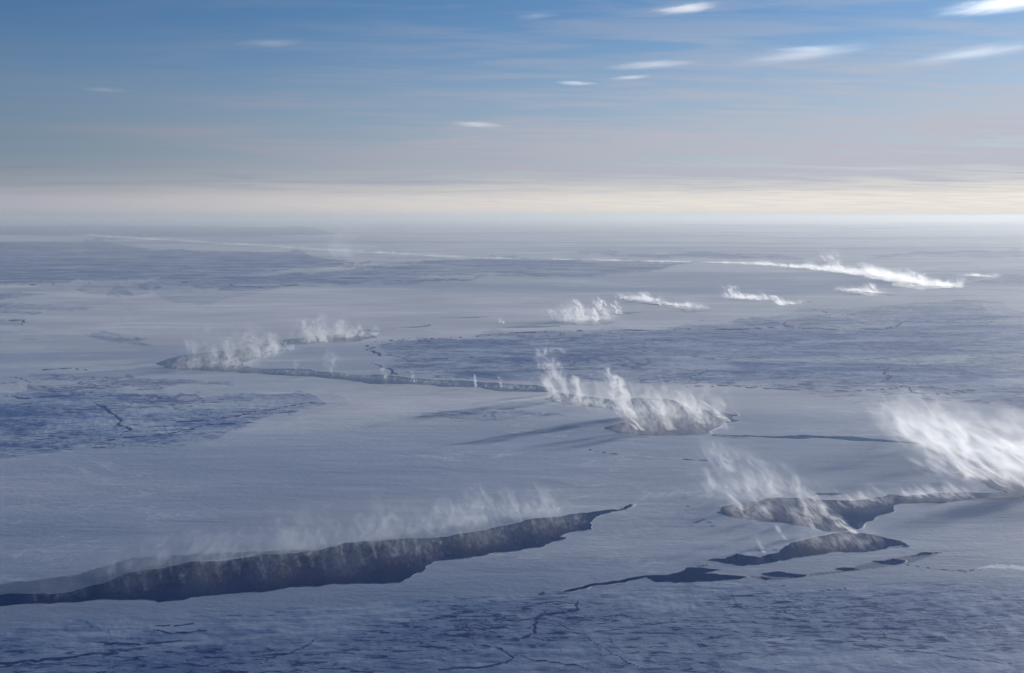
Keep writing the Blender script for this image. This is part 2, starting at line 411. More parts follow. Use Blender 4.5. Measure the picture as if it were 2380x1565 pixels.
base = t.mix(t.m('MULTIPLY', grey, 0.75), base, (0.13, 0.17, 0.25, 1))
base = t.mix(t.m('MULTIPLY', t.ss(d1, 0.44, 0.60), t.m('MULTIPLY', t.ss(rough, 0.12, 0.36), 0.30)), base, (0.15, 0.25, 0.42, 1))
lit = t.m('MULTIPLY', t.ss(t.m('ADD', r2, t.m('MULTIPLY', t.m('SUBTRACT', n_sas0, 0.5), 1.2)), 0.50, 0.28), t.m('MULTIPLY', t.ss(rough, 0.12, 0.36), t.ss(Y, 1000.0, 800.0)))  # sunlit patches of the near rough ice, put into its colour
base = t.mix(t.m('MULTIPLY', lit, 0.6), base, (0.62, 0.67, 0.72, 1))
base = t.mix(dark_marks, base, (0.028, 0.062, 0.20, 1))
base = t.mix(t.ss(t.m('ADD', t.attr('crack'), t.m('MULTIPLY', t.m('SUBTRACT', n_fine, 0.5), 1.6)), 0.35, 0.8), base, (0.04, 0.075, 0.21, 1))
base = t.mix(t.attr('drift'), base, (0.86, 0.86, 0.86, 1))
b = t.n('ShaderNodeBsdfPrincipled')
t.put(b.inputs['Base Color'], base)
b.inputs['Roughness'].default_value = 0.62
b.inputs['Specular IOR Level'].default_value = 0.5
bump = t.n('ShaderNodeBump')
n_sas = t.noise(t.vec(t.m('MULTIPLY', X, 0.007), t.m('MULTIPLY', Y, 0.028), 21.0), 1.0, 6.0, 0.62, 0.6)
bump.inputs['Strength'].default_value = 0.35
bump.inputs['Distance'].default_value = 1.5
t.put(bump.inputs['Height'], t.m('ADD', n_fine, t.m('ADD', t.m('MULTIPLY', n_mid, 1.5), t.m('MULTIPLY', n_sas, 3.0))))
t.put(b.inputs['Normal'], bump.outputs[0])
t.put(t.n('ShaderNodeOutputMaterial').inputs[0], b.outputs[0])

m_rim, t = material('rim_snow')
pos = t.n('ShaderNodeNewGeometry').outputs['Position']
b = t.n('ShaderNodeBsdfPrincipled')
t.put(b.inputs['Base Color'], t.mix(t.noise(pos, 0.2, 4.0, 0.6), (0.42, 0.47, 0.54, 1), (0.72, 0.74, 0.76, 1)))
b.inputs['Roughness'].default_value = 0.65
t.put(t.n('ShaderNodeOutputMaterial').inputs[0], b.outputs[0])

m_water, t = material('lead_water')
pos = t.n('ShaderNodeNewGeometry').outputs['Position']
nw = t.noise(pos, 0.35, 3.0, 0.6)
ns = t.noise(pos, 0.02, 4.0, 0.6)
b = t.n('ShaderNodeBsdfPrincipled')
t.put(b.inputs['Base Color'], t.mix(t.ss(ns, 0.4, 0.7), (0.008, 0.022, 0.10, 1), (0.018, 0.040, 0.135, 1)))
b.inputs['Roughness'].default_value = 0.16
b.inputs['IOR'].default_value = 1.33
b.inputs['Specular IOR Level'].default_value = 0.35
bump = t.n('ShaderNodeBump')
bump.inputs['Strength'].default_value = 0.05
bump.inputs['Distance'].default_value = 0.3
t.put(bump.inputs['Height'], nw)
t.put(b.inputs['Normal'], bump.outputs[0])
t.put(t.n('ShaderNodeOutputMaterial').inputs[0], b.outputs[0])

# ------------------------------------------------------------------ the ice: one sheet to the horizon
ang = np.concatenate([np.radians(np.linspace(-34, 34, 980)), np.radians(np.linspace(38, 322, 48))])
ydn = np.concatenate([np.arange(1720, 540, -2.6), np.arange(540, 506, -1.0)])
rad = np.array([math.hypot(*at(1190, q)) for q in ydn])
rad = np.concatenate([[8, 120, 250, 350, 400], rad[rad > 440], [250000.0]])
rad = np.unique(rad)
na, nr = len(ang), len(rad)
A, RR = np.meshgrid(ang, rad, indexing='xy')
gxv, gyv = (np.sin(A) * RR).ravel(), (np.cos(A) * RR).ravel()
dist = RR.ravel()
roughv = np.zeros(gxv.size)
sc = np.clip(dist / 900.0, 0.5, 60)
for k in range(4):
    ww = (0.35, 0.7, 1.2, 2.0)[k]
    wxn = (fbm(gxv / (90 * sc), gyv / (140 * sc), 5, 50 + 7 * k) - 0.5) * 120 * ww * sc
    wyn = (fbm(gxv / (90 * sc) + 31, gyv / (140 * sc), 5, 90 + 7 * k) - 0.5) * 90 * ww * sc * np.clip(sc, 1, 6)
    lay = np.zeros(gxv.size)
    for name, (s, p) in POLY_R.items():
        hit = inside(gxv + wxn, gyv + wyn, p)
        lay = np.where(hit, lay * 0.6 + s * (0.6 if name.startswith('dark') else 0.62), lay)
    roughv += lay / 4
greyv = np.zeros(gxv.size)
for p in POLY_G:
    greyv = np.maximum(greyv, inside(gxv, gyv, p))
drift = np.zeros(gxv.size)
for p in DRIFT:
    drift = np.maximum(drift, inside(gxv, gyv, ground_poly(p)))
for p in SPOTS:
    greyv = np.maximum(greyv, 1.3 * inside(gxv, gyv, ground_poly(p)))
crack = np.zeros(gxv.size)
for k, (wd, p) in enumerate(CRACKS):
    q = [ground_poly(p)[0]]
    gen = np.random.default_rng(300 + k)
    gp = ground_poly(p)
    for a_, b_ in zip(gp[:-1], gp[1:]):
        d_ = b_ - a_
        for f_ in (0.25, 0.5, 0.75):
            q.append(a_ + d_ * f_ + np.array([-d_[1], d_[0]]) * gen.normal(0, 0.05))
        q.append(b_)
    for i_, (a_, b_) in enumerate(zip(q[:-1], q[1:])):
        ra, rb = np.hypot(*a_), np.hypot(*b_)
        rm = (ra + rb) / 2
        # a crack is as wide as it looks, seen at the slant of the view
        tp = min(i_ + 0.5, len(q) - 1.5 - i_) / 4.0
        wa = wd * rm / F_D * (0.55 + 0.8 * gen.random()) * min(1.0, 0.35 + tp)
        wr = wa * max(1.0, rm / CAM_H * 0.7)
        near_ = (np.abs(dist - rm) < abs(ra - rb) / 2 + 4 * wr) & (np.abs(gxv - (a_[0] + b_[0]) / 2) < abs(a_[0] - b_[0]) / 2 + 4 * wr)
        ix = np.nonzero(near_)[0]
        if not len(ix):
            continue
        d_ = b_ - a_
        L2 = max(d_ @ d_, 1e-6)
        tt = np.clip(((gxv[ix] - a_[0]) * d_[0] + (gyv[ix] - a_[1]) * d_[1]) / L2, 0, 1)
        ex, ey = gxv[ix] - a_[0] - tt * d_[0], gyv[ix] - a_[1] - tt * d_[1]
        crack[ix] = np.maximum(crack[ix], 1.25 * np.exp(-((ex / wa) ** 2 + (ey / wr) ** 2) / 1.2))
# ridges: real relief where the ice is old and near
near = np.clip((2200 - dist) / 900, 0, 1)
rn = np.abs(fbm(gxv / 55 + 0.6 * fbm(gxv / 20, gyv / 20, 3, 3), gyv / 34, 5, 21) - 0.5) * 2
gate = np.clip((fbm(gxv / 160, gyv / 110, 3, 33) - 0.48) * 7, 0, 1)
ridge = np.clip(1 - rn / 0.05, 0, 1) * gate
zv = (ridge * 0.7 + drift * 2.5 + (fbm(gxv / 9, gyv / 9, 3, 41) - 0.5) * 1.7) * np.clip(roughv * 1.4 - 0.2, 0, 1) * near - 0.1
me = bpy.data.meshes.new('sea_ice')
co = np.stack([gxv, gyv, zv], 1)
nv = co.shape[0]
i = np.arange(na)
j = np.arange(nr - 1)
J, I = np.meshgrid(j, i, indexing='ij')
I2 = (I + 1) % na
quads = np.stack([J * na + I, (J + 1) * na + I, (J + 1) * na + I2, J * na + I2], -1).reshape(-1, 4)[:, ::-1]
nq = quads.shape[0]
me.vertices.add(nv)
me.vertices.foreach_set('co', co.astype(np.float32).ravel())
me.loops.add(nq * 4 + na)
me.loops.foreach_set('vertex_index', np.concatenate([quads.ravel(), np.arange(na)[::-1]]).astype(np.int32))
me.polygons.add(nq + 1)
me.polygons.foreach_set('loop_start', (np.arange(nq + 1) * 4).astype(np.int32))
me.update(calc_edges=True)
me.validate()
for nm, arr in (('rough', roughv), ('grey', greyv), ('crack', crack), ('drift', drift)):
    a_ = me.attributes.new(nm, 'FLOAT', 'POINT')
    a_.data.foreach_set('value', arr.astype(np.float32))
me.polygons.foreach_set('use_smooth', np.ones(len(me.polygons), bool))
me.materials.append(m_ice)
ice = bpy.data.objects.new('sea_ice', me)
COL.objects.link(ice)
tag(ice, kind='structure')

# ------------------------------------------------------------------ open water
for k, (name, p) in enumerate(POLY_L.items()):
    q = ragged(p, 0.08, 3, 100 + k)
    cx = q.mean(0)
    ob = mesh_obj('water', [(a - cx[0], b_ - cx[1], 0) for a, b_ in q], [list(range(len(q)))], m_water)
    if ob.data.polygons[0].normal.z < 0:
        ob.data.flip_normals()
    ob.location = (cx[0], cx[1], 0.08 + 0.006 * k)
    tag(ob, kind='structure')

# rims of ice pushed up along the nearer leads
for k, name in enumerate(('broad', 'forked', 'wedge', 'strip', 'crescent', 'diamond', 'bright', 'thread', 'sliver far')):
    q = ragged(POLY_L[name], 0.08, 3, 100 + list(POLY_L).index(name))
    n_ = len(q)
    area = 0.5 * np.sum(q[:, 0] * np.roll(q[:, 1], -1) - np.roll(q[:, 0], -1) * q[:, 1])
    tan = np.roll(q, -1, 0) - np.roll(q, 1, 0)
    nor = np.stack([tan[:, 1], -tan[:, 0]], 1) / np.maximum(np.hypot(tan[:, 0], tan[:, 1]), 1e-6)[:, None] * (1 if area > 0 else -1)
    rr_ = np.hypot(q[:, 0], q[:, 1])
    gate_ = np.clip((fbm(q[:, 0] / 60, q[:, 1] / 60, 3, 71) - 0.52) * 5, 0.0, 1.0)
    wid = gate_ * rr_ / 900 * 3.4 * (0.5 + vnoise(q[:, 0] / 9, q[:, 1] / 9, 72))
    hgt_ = gate_ * (0.25 + 0.9 * vnoise(q[:, 0] / 7, q[:, 1] / 7, 73))
    cx = q.mean(0)
    vs = [(a - cx[0], b_ - cx[1], 0.10) for a, b_ in q - nor * 0.15 * wid[:, None]]
    vs += [(a - cx[0], b_ - cx[1], 0.14 + h_) for (a, b_), h_ in zip(q + nor * 0.35 * wid[:, None], hgt_)]
    vs += [(a - cx[0], b_ - cx[1], -0.3) for a, b_ in q + nor * wid[:, None]]
    fs = []
    for a in range(n_):
        b_ = (a + 1) % n_
        fs += [(a, b_, n_ + b_, n_ + a), (n_ + a, n_ + b_, 2 * n_ + b_, 2 * n_ + a)]
    if area < 0:
        fs = [f[::-1] for f in fs]
    ob = mesh_obj('ice_rim', vs, fs, m_rim, None, True)
    ob.location = (cx[0], cx[1], 0)
    tag(ob, kind='structure')

# ------------------------------------------------------------------ frost smoke
def steam_material(name, tint):
    m, t = material(name)
    loc = t.n('ShaderNodeTexCoord').outputs['Object']
    x, y, z = t.xyz(loc)
    at_ = lambda q: t.attr(q, 'OBJECT')
    lx, ly, flare, dens, grain = at_('lean_x'), at_('lean_y'), at_('flare'), at_('thickness'), at_('grain')
    wx, wy, tall = at_('wind_x'), at_('wind_y'), at_('spike')
    xx = t.m('SUBTRACT', x, t.m('MULTIPLY', lx, z))
    yy = t.m('SUBTRACT', y, t.m('MULTIPLY', ly, z))
    P = t.xyz(t.n('ShaderNodeNewGeometry').outputs['Position'])
    px = t.m('SUBTRACT', P[0], t.m('MULTIPLY', P[2], wx))
    py = t.m('SUBTRACT', P[1], t.m('MULTIPLY', P[2], wy))
    g = t.m('DIVIDE', 1.0, grain)
    q = t.vec(t.m('MULTIPLY', px, g), t.m('MULTIPLY', py, t.m('MULTIPLY', g, 0.30)), t.m('MULTIPLY', P[2], t.m('MULTIPLY', g, 0.75)))
    n1 = t.noise(q, 1.0, 3.5, 0.60, 1.2)
    q2 = t.vec(t.m('MULTIPLY', px, t.m('MULTIPLY', g, 0.36)), t.m('MULTIPLY', py, t.m('MULTIPLY', g, 0.09)), t.m('MULTIPLY', P[2], t.m('MULTIPLY', g, 0.05)))
    n2 = t.noise(q2, 1.0, 3.0, 0.6)
    # ragged tops: the column stands higher where the slow noise is strong
    hgt = t.m('ADD', t.m('SUBTRACT', 1.0, tall), t.m('MULTIPLY', tall, t.ss(n2, 0.36, 0.68)))
    up = t.m('DIVIDE', z, t.m('MAXIMUM', hgt, 0.05))
    n1c = t.m('SUBTRACT', n1, 0.5)
    fade = t.m('POWER', t.m('SUBTRACT', 1.0, t.m('SUBTRACT', up, t.m('MULTIPLY', n1c, t.m('MULTIPLY', up, 1.2))), clamp=True), t.m('MULTIPLY_ADD', tall, 1.2, 0.65))
    rz = t.m('ADD', t.m('SUBTRACT', 1.0, flare), t.m('MULTIPLY', flare, z))
    rr = t.m('SQRT', t.m('ADD', t.m('POWER', t.m('ABSOLUTE', t.m('DIVIDE', xx, rz)), 2.0), t.m('POWER', t.m('ABSOLUTE', t.m('DIVIDE', yy, rz)), 2.0)))
    edge = t.m('MULTIPLY', t.ss(t.m('SUBTRACT', rr, t.m('MULTIPLY', n1c, 1.6)), 0.05, 0.95, 1.0, 0.0), t.ss(rr, 0.85, 1.0, 1.0, 0.0))
    body = t.ss(n1, 0.42, 0.66, 0.12, 1.3)
    d = t.m('MULTIPLY', t.m('MULTIPLY', t.m('MULTIPLY', dens, body), t.m('MULTIPLY', fade, t.ss(z, 0.9, 1.0, 1.0, 0.0))), edge)
    v = t.n('ShaderNodeVolumePrincipled')
    v.inputs['Color'].default_value = tint
    v.inputs['Anisotropy'].default_value = 0.55
    t.put(v.inputs['Density'], d)
    tr = t.n('ShaderNodeBsdfTransparent')
    tl = t.n('ShaderNodeBsdfTranslucent')
    tl.inputs[0].default_value = (0.9, 0.9, 0.9, 1)
    mx = t.n('ShaderNodeMixShader')
    mx.inputs[0].default_value = 0.003
    t.put(mx.inputs[1], tr.outputs[0])
    t.put(mx.inputs[2], tl.outputs[0])
    o = t.n('ShaderNodeOutputMaterial')
    t.put(o.inputs['Surface'], mx.outputs[0])
    t.put(o.inputs['Volume'], v.outputs[0])
    return m


m_steam = steam_material('frost_smoke', (0.935, 0.955, 0.98, 1))
m_steam.cycles.volume_step_rate = 0.5
NSEG, NLEV = 20, 7


def plume(parent, base, rz, sx, sy, h, wind, dens, grain, flare=0.3, spike=0.6, name='plume'):
    """one standing body of vapour: a leaning, flaring, round-topped hull filled with uneven density"""
    c, s = math.cos(rz), math.sin(rz)
    wl = (wind[0] * c + wind[1] * s, -wind[0] * s + wind[1] * c)
    lx, ly = wl[0] * h / sx, wl[1] * h / sy
    vs, fs = [], []
    for k in range(NLEV):
        z = k / (NLEV - 1)
        rr = (1 - flare + flare * z) * (1.0 if k < NLEV - 2 else (0.9 if k == NLEV - 2 else 0.6))
        for a in range(NSEG):
            th = 2 * math.pi * a / NSEG
            vs.append((rr * math.cos(th) + lx * z, rr * math.sin(th) + ly * z, z))
    for k in range(NLEV - 1):
        for a in range(NSEG):
            b2 = (a + 1) % NSEG
            fs.append((k * NSEG + a, k * NSEG + b2, (k + 1) * NSEG + b2, (k + 1) * NSEG + a))
    fs.append(tuple(range(NSEG))[::-1])
    fs.append(tuple((NLEV - 1) * NSEG + a for a in range(NSEG)))
    ob = mesh_obj(name, vs, fs, m_steam, parent)
    o0 = parent.location
    ob.location = (base[0] - o0[0], base[1] - o0[1], 0.3)
    ob.rotation_euler = (0, 0, rz)
    ob.scale = (sx, sy, h)
    for k, q in (('lean_x', lx), ('lean_y', ly), ('flare', flare), ('thickness', dens), ('grain', grain), ('wind_x', wind[0]), ('wind_y', wind[1]), ('spike', spike)):
        ob[k] = float(q)
    return ob


def bank(label, origin, name='steam_bank', cat='steam'):
    e = bpy.data.objects.new(name, None)
    COL.objects.link(e)
    p = at(*origin)
    e.location = (p[0], p[1], 0)
    tag(e, label, cat, 'frost smoke rising from open leads')
    return e


def curtain(parent, a, b_, top, depth, wind, tau, grain, over=1.25, spike=0.65):
    """a curtain of vapour standing along the water from a to b_ (photograph points), TOP units high, DEPTH units of ground wide"""
    pa, pb = at(*a), at(*b_)
    mid = (pa + pb) / 2
    d = pb - pa
    u_ = unit_at((a[0] + b_[0]) / 2, (a[1] + b_[1]) / 2)
    return plume(parent, mid, math.atan2(d[1], d[0]), np.linalg.norm(d) / 2 * over, depth / 2, top * u_, wind, 3.4 * tau / depth, grain * u_, 0.12, spike, 'curtain')


def veil(parent, a, b_, top, depth, wind, tau, grain):
    """thinner, softer and taller than a curtain"""
    return curtain(parent, a, b_, top, depth, wind, tau, grain, 1.45, 0.5)


def column(parent, base, top, width, tau, grain, flare=0.45, spike=0.25):
    """a single plume from BASE leaning to TOP (photograph points), WIDTH units across"""
    u_ = unit_at(*base)
    h = (base[1] - top[1]) * u_ / math.cos(math.atan2(CAM_H, np.linalg.norm(at(*base))))
    wind = ((top[0] - base[0]) * u_ / h, 0.0)
    return plume(parent, at(*base), 0.0, width / 2 * u_, width / 2.2 * u_, h, wind, 2.8 * tau / (width * 0.7 * u_), grain * u_, flare, spike)


W_UP = (-0.35, 0.0)
# 1 the broad lead in front
e = bank('thin ragged wisps along the whole far edge of the broad dark lead in the foreground', (700, 1310))
line_a = [(60, 1390), (230, 1372), (400, 1352), (560, 1336), (720, 1322), (880, 1305), (1040, 1272), (1200, 1242), (1370, 1205)]
for k in range(len(line_a) - 1):
    curtain(e, line_a[k], line_a[k + 1], (70, 105, 130, 130, 130, 120, 95, 70)[k], (60, 95, 115, 120, 115, 100, 80, 70)[k],
            (-0.06 * k, 0.1), (0.3, 0.26, 0.3, 0.32, 0.36, 0.42, 0.42, 0.36)[k], 9, 1.25, 0.7)
line_b = [(230, 1345), (420, 1308), (600, 1296), (790, 1275), (980, 1245), (1170, 1205), (1330, 1190)]
for k in range(len(line_b) - 1):
    veil(e, line_b[k], line_b[k + 1], (90, 115, 125, 125, 120, 90)[k], 50, (-0.15 - 0.09 * k, 0.1), (0.65, 0.85, 0.85, 0.8, 0.65, 0.5)[k], 22)
for bx, by, tx, ty, wd in ((380, 1300, 375, 1200, 60), (520, 1300, 520, 1215, 50), (640, 1290, 640, 1190, 70), (700, 1280, 690, 1160, 60), (790, 1290, 775, 1200, 50),
                           (925, 1295, 890, 1190, 50), (1010, 1260, 980, 1180, 45), (1110, 1225, 1075, 1130, 40), (1200, 1210, 1165, 1120, 45), (1300, 1190, 1255, 1120, 40)):
    column(e, (bx, by), (tx, ty), wd * 1.3, 0.32, 11)

g_ = np.random.default_rng(5)
for k in range(46):
    f_ = (k + g_.random()) / 46 * (len(line_a) - 1.01)
    i_ = int(f_)
    bx = line_a[i_][0] + (line_a[i_ + 1][0] - line_a[i_][0]) * (f_ - i_)
    by = line_a[i_][1] + (line_a[i_ + 1][1] - line_a[i_][1]) * (f_ - i_) + g_.uniform(-12, 16)
    hh = g_.uniform(55, 130) * (0.6 if bx < 250 or bx > 1250 else 1.0)
    column(e, (bx, by), (bx - hh * (0.04 + bx / 3200.0) + g_.uniform(-8, 8), by - hh), g_.uniform(20, 46), g_.uniform(0.15, 0.4), 9, 0.6, 0.5)

# 2 the forked lead and the wedge
e = bank('slanting streaks of vapour blown up and left across the forked lead and dark wedge', (1880, 1190))
veil(e, (1640, 1150), (1900, 1150), 120, 90, (-0.6, 0.1), 0.4, 30)
veil(e, (1640, 1070), (1760, 1070), 80, 90, (-0.5, 0.1), 0.18, 30)
curtain(e, (1690, 1185), (1830, 1205), 80, 110, (-0.45, 0.1), 0.6, 20)
curtain(e, (1810, 1200), (1970, 1210), 85, 130, (-0.55, 0.1), 0.8, 20)
curtain(e, (1930, 1180), (2080, 1160), 50, 50, (-0.7, 0.1), 0.6, 20)
curtain(e, (2060, 1158), (2300, 1152), 35, 40, (-0.7, 0.1), 0.6, 18)
curtain(e, (1830, 1270), (2060, 1262), 55, 60, (-0.5, 0.1), 0.45, 16)
for bx, by, tx, ty, wd, tau in ((1985, 1240, 1864, 1140, 46, 1.3), (1950, 1225, 1850, 1120, 50, 0.8), (1880, 1207, 1838, 1092, 46, 0.7), (1725, 1185, 1678, 1125, 40, 0.7),
                                (1750, 1150, 1722, 1062, 50, 0.6), (1660, 1140, 1640, 1085, 40, 0.35), (1825, 1255, 1800, 1215, 26, 0.8), (1775, 1285, 1755, 1250, 24, 0.6), (1690, 1095, 1645, 1005, 90, 0.28),
                                (1800, 1150, 1770, 1080, 60, 0.4), (1905, 1240, 1860, 1190, 30, 0.7), (1790, 1205, 1730, 1140, 50, 0.6)):
    column(e, (bx, by), (tx, ty), wd * 1.15, tau * 0.8, 20)

# 3 the great bright bank at the right
e = bank('widest and brightest bank of vapour streaming from the right edge of the photo', (2330, 1110))
veil(e, (2120, 1005), (2440, 1012), 105, 160, (-0.4, 0.1), 0.4, 44)
curtain(e, (2270, 1045), (2540, 1055), 45, 200, (-0.4, 0.1), 1.1, 40)
veil(e, (2090, 1010), (2300, 1090), 150, 120, (-0.6, 0.1), 0.45, 40)
veil(e, (2110, 1040), (2420, 1060), 130, 120, (-0.7, 0.1), 0.5, 34)
curtain(e, (2150, 1060), (2330, 1075), 60, 160, (-0.6, 0.1), 1.6, 36)
curtain(e, (2300, 1065), (2520, 1085), 65, 200, (-0.55, 0.1), 1.4, 44)
curtain(e, (2140, 1075), (2290, 1125), 80, 90, (-0.7, 0.1), 1.0, 34)
curtain(e, (2270, 1100), (2420, 1150), 110, 120, (-0.6, 0.1), 1.3, 44)
curtain(e, (2400, 1120), (2580, 1160), 130, 140, (-0.6, 0.1), 1.4, 48)
for bx, by, tx, ty, wd, tau in ((2430, 1145, 2285, 1035, 110, 2.2), (2340, 1130, 2200, 1030, 70, 1.4), (2260, 1110, 2120, 985, 60, 1.0), (2490, 1130, 2370, 1010, 140, 2.2), (2140, 1040, 2085, 925, 60, 0.5),
                                (2260, 1060, 2180, 935, 90, 0.4), (2380, 1060, 2290, 950, 110, 0.4), (2190, 1080, 2130, 1010, 50, 0.9), (2560, 1120, 2450, 980, 160, 1.4)):
    column(e, (bx, by), (tx, ty), wd * 1.4, tau * 0.55, 46, 0.5, 0.3)

# 4 the bright middle bank
e = bank('bright billowing vapour with two tall puffs over the middle lead with a forked tip', (1500, 970))
veil(e, (1280, 925), (1460, 945), 80, 120, (-0.15, 0.1), 0.35, 28)
veil(e, (1460, 970), (1690, 960), 110, 160, (-0.3, 0.1), 0.6, 26)
curtain(e, (1285, 928), (1440, 955), 42, 140, (-0.1, 0.1), 1.1, 18)
curtain(e, (1430, 985), (1570, 990), 74, 240, (-0.2, 0.1), 1.0, 16)
curtain(e, (1540, 985), (1690, 975), 68, 240, (-0.25, 0.1), 0.95, 16)
for bx, by, tx, ty, wd, tau in ((1455, 970, 1414, 850, 92, 2.2), (1300, 925, 1262, 785, 110, 0.9), (1288, 915, 1258, 860, 50, 1.0), (1490, 1000, 1430, 905, 64, 1.5), (1560, 1000, 1500, 910, 64, 1.0),
                                (1640, 985, 1570, 905, 70, 0.8), (1690, 980, 1610, 925, 50, 0.7), (1350, 925, 1332, 868, 56, 0.9)):
    column(e, (bx, by), (tx, ty), wd, tau, 22)

# 5 elbow of the far lead
e = bank('ragged grey vapour over the elbow of the lead, two pale puffs at its back', (560, 830))
veil(e, (430, 835), (640, 815), 85, 100, (-0.2, 0.1), 0.6, 22)
veil(e, (680, 790), (850, 775), 62, 100, (-0.2, 0.1), 0.6, 20)
curtain(e, (395, 853), (500, 856), 52, 140, (-0.1, 0.1), 1.2, 13)
curtain(e, (480, 854), (610, 848), 60, 150, (-0.1, 0.1), 1.3, 13)
curtain(e, (570, 842), (690, 803), 44, 110, (-0.1, 0.1), 1.2, 13)
curtain(e, (680, 798), (790, 792), 42, 110, (-0.2, 0.1), 1.6, 13)
curtain(e, (770, 790), (880, 776), 30, 90, (-0.2, 0.1), 1.5, 13)
for bx, by, tx, ty, wd, tau in ((455, 845, 440, 785, 34, 1.0), (540, 840, 528, 780, 40, 1.1), (600, 830, 578, 740, 70, 0.6), (640, 815, 625, 768, 36, 0.9), (720, 790, 702, 730, 44, 1.4), (752, 790, 738, 728, 46, 1.5),
                                (800, 785, 788, 738, 44, 1.1), (500, 845, 490, 790, 36, 1.0)):
    column(e, (bx, by), (tx, ty), wd * 1.15, tau, 15)

# 6 the narrow lead between
e = bank('low thin fringe of vapour on the long narrow lead between elbow and middle bank', (930, 880))
for (a_, b_, h_) in (((600, 862), (770, 872), 16), ((750, 870), (930, 885), 17), ((910, 884), (1100, 898), 17), ((1080, 898), (1290, 906), 18)):
    curtain(e, a_, b_, h_, 60, (-0.1, 0.05), 0.28, 9)
for bx, by, tx, ty, wd, tau in ((962, 890, 956, 858, 16, 1.0), (1106, 900, 1101, 866, 15, 0.9), (1165, 900, 1160, 866, 15, 0.9), (772, 868, 764, 805, 70, 0.35), (895, 880, 888, 836, 30, 0.5), (690, 862, 686, 835, 26, 0.5)):
    column(e, (bx, by), (tx, ty), wd, tau, 9)

# 7 to 13 the banks farther off
e = bank('pair of small bright puffs above the short crack behind the blue ice', (1370, 742))
veil(e, (1270, 745), (1440, 742), 52, 160, (-0.3, 0.1), 0.5, 16)
curtain(e, (1290, 746), (1400, 749), 28, 200, (-0.3, 0.1), 1.8, 9)
for bx, by, tx, ty, wd, tau in ((1322, 746, 1308, 700, 56, 1.0), (1350, 746, 1338, 692, 44, 2.0), (1385, 747, 1372, 712, 34, 1.6), (1408, 733, 1385, 688, 44, 2.2), (1440, 730, 1424, 698, 36, 1.6), (1290, 744, 1280, 715, 36, 0.6)):
    column(e, (bx, by), (tx, ty), wd, tau, 9)
e = bank('tiniest lone wisp standing on a hairline crack left of two bright puffs', (1163, 750))
column(e, (1163, 751), (1159, 734), 16, 1.0, 6)
column(e, (1170, 752), (1166, 742), 14, 0.8, 6)
e = bank('long low wisp sloping down to the right just behind the pair of bright puffs', (1540, 708))
curtain(e, (1440, 690), (1540, 706), 16, 150, (-0.3, 0.1), 1.6, 8)
curtain(e, (1520, 704), (1640, 720), 14, 150, (-0.3, 0.1), 1.5, 8)
column(e, (1505, 700), (1490, 676), 44, 1.3, 8)
e = bank('white puff with a low tail on the dark slot below the long far bank', (1730, 690))
curtain(e, (1680, 690), (1800, 700), 20, 160, (-0.3, 0.1), 1.8, 8)
curtain(e, (1795, 709), (1870, 704), 12, 120, (-0.3, 0.1), 1.3, 8)
column(e, (1712, 690), (1690, 660), 56, 1.8, 8)
column(e, (1818, 710), (1800, 685), 44, 1.4, 8)
e = bank('small soft puff between the long far bank and the blue ice', (2010, 678))
curtain(e, (1940, 674), (2060, 684), 16, 160, (-0.3, 0.1), 1.5, 8)
column(e, (2030, 682), (2014, 656), 46, 1.4, 8)
e = bank('long brilliant white bank descending to the right beneath the horizon', (1990, 640))
for (a_, b_, h_, q_) in (((1730, 613), (1830, 619), 10, 1.8), ((1810, 618), (1910, 626), 16, 1.8), ((1890, 625), (1990, 636), 24, 2.0), ((1970, 634), (2070, 646), 28, 2.4), ((2050, 646), (2140, 662), 32, 2.8), ((2120, 662), (2240, 670), 26, 2.6)):
    curtain(e, a_, b_, h_, 260, (-0.3, 0.1), q_, 9)
column(e, (1945, 630), (1918, 574), 64, 0.7, 9)
column(e, (2022, 640), (2004, 604), 50, 1.0, 9)
e = bank('faint pale streak right of the long brilliant bank', (2275, 642))
curtain(e, (2225, 641), (2330, 643), 9, 160, (-0.3, 0.1), 1.2, 8)
e = bank('hair thin white line of vapour running left from the long brilliant bank', (1400, 606))
for k in range(5):
    curtain(e, (1090 + 132 * k, 600 + 2.6 * k), (1222 + 132 * k, 602.6 + 2.6 * k), 6, 160, (-0.2, 0.1), 0.9, 8, 1.3, 0.5)
e = bank('dim line of vapour at upper left sloping down across the dark old ice', (450, 563))
for k in range(5):
    curtain(e, (190 + 106 * k, 547 + 6.4 * k), (296 + 106 * k, 553.4 + 6.4 * k), 9, 220, (-0.2, 0.1), 0.55, 8, 1.4, 0.8)
e = bank('broken soft line of vapour between the two hair thin lines', (900, 590))
for k in range(3):
    curtain(e, (710 + 130 * k, 580 + 7 * k), (840 + 130 * k, 587 + 7 * k), 10, 220, (-0.2, 0.1), 0.5, 9, 1.4, 0.7)
column(e, (800, 598), (785, 508), 170, 0.22, 30, 0.5, 0.3)

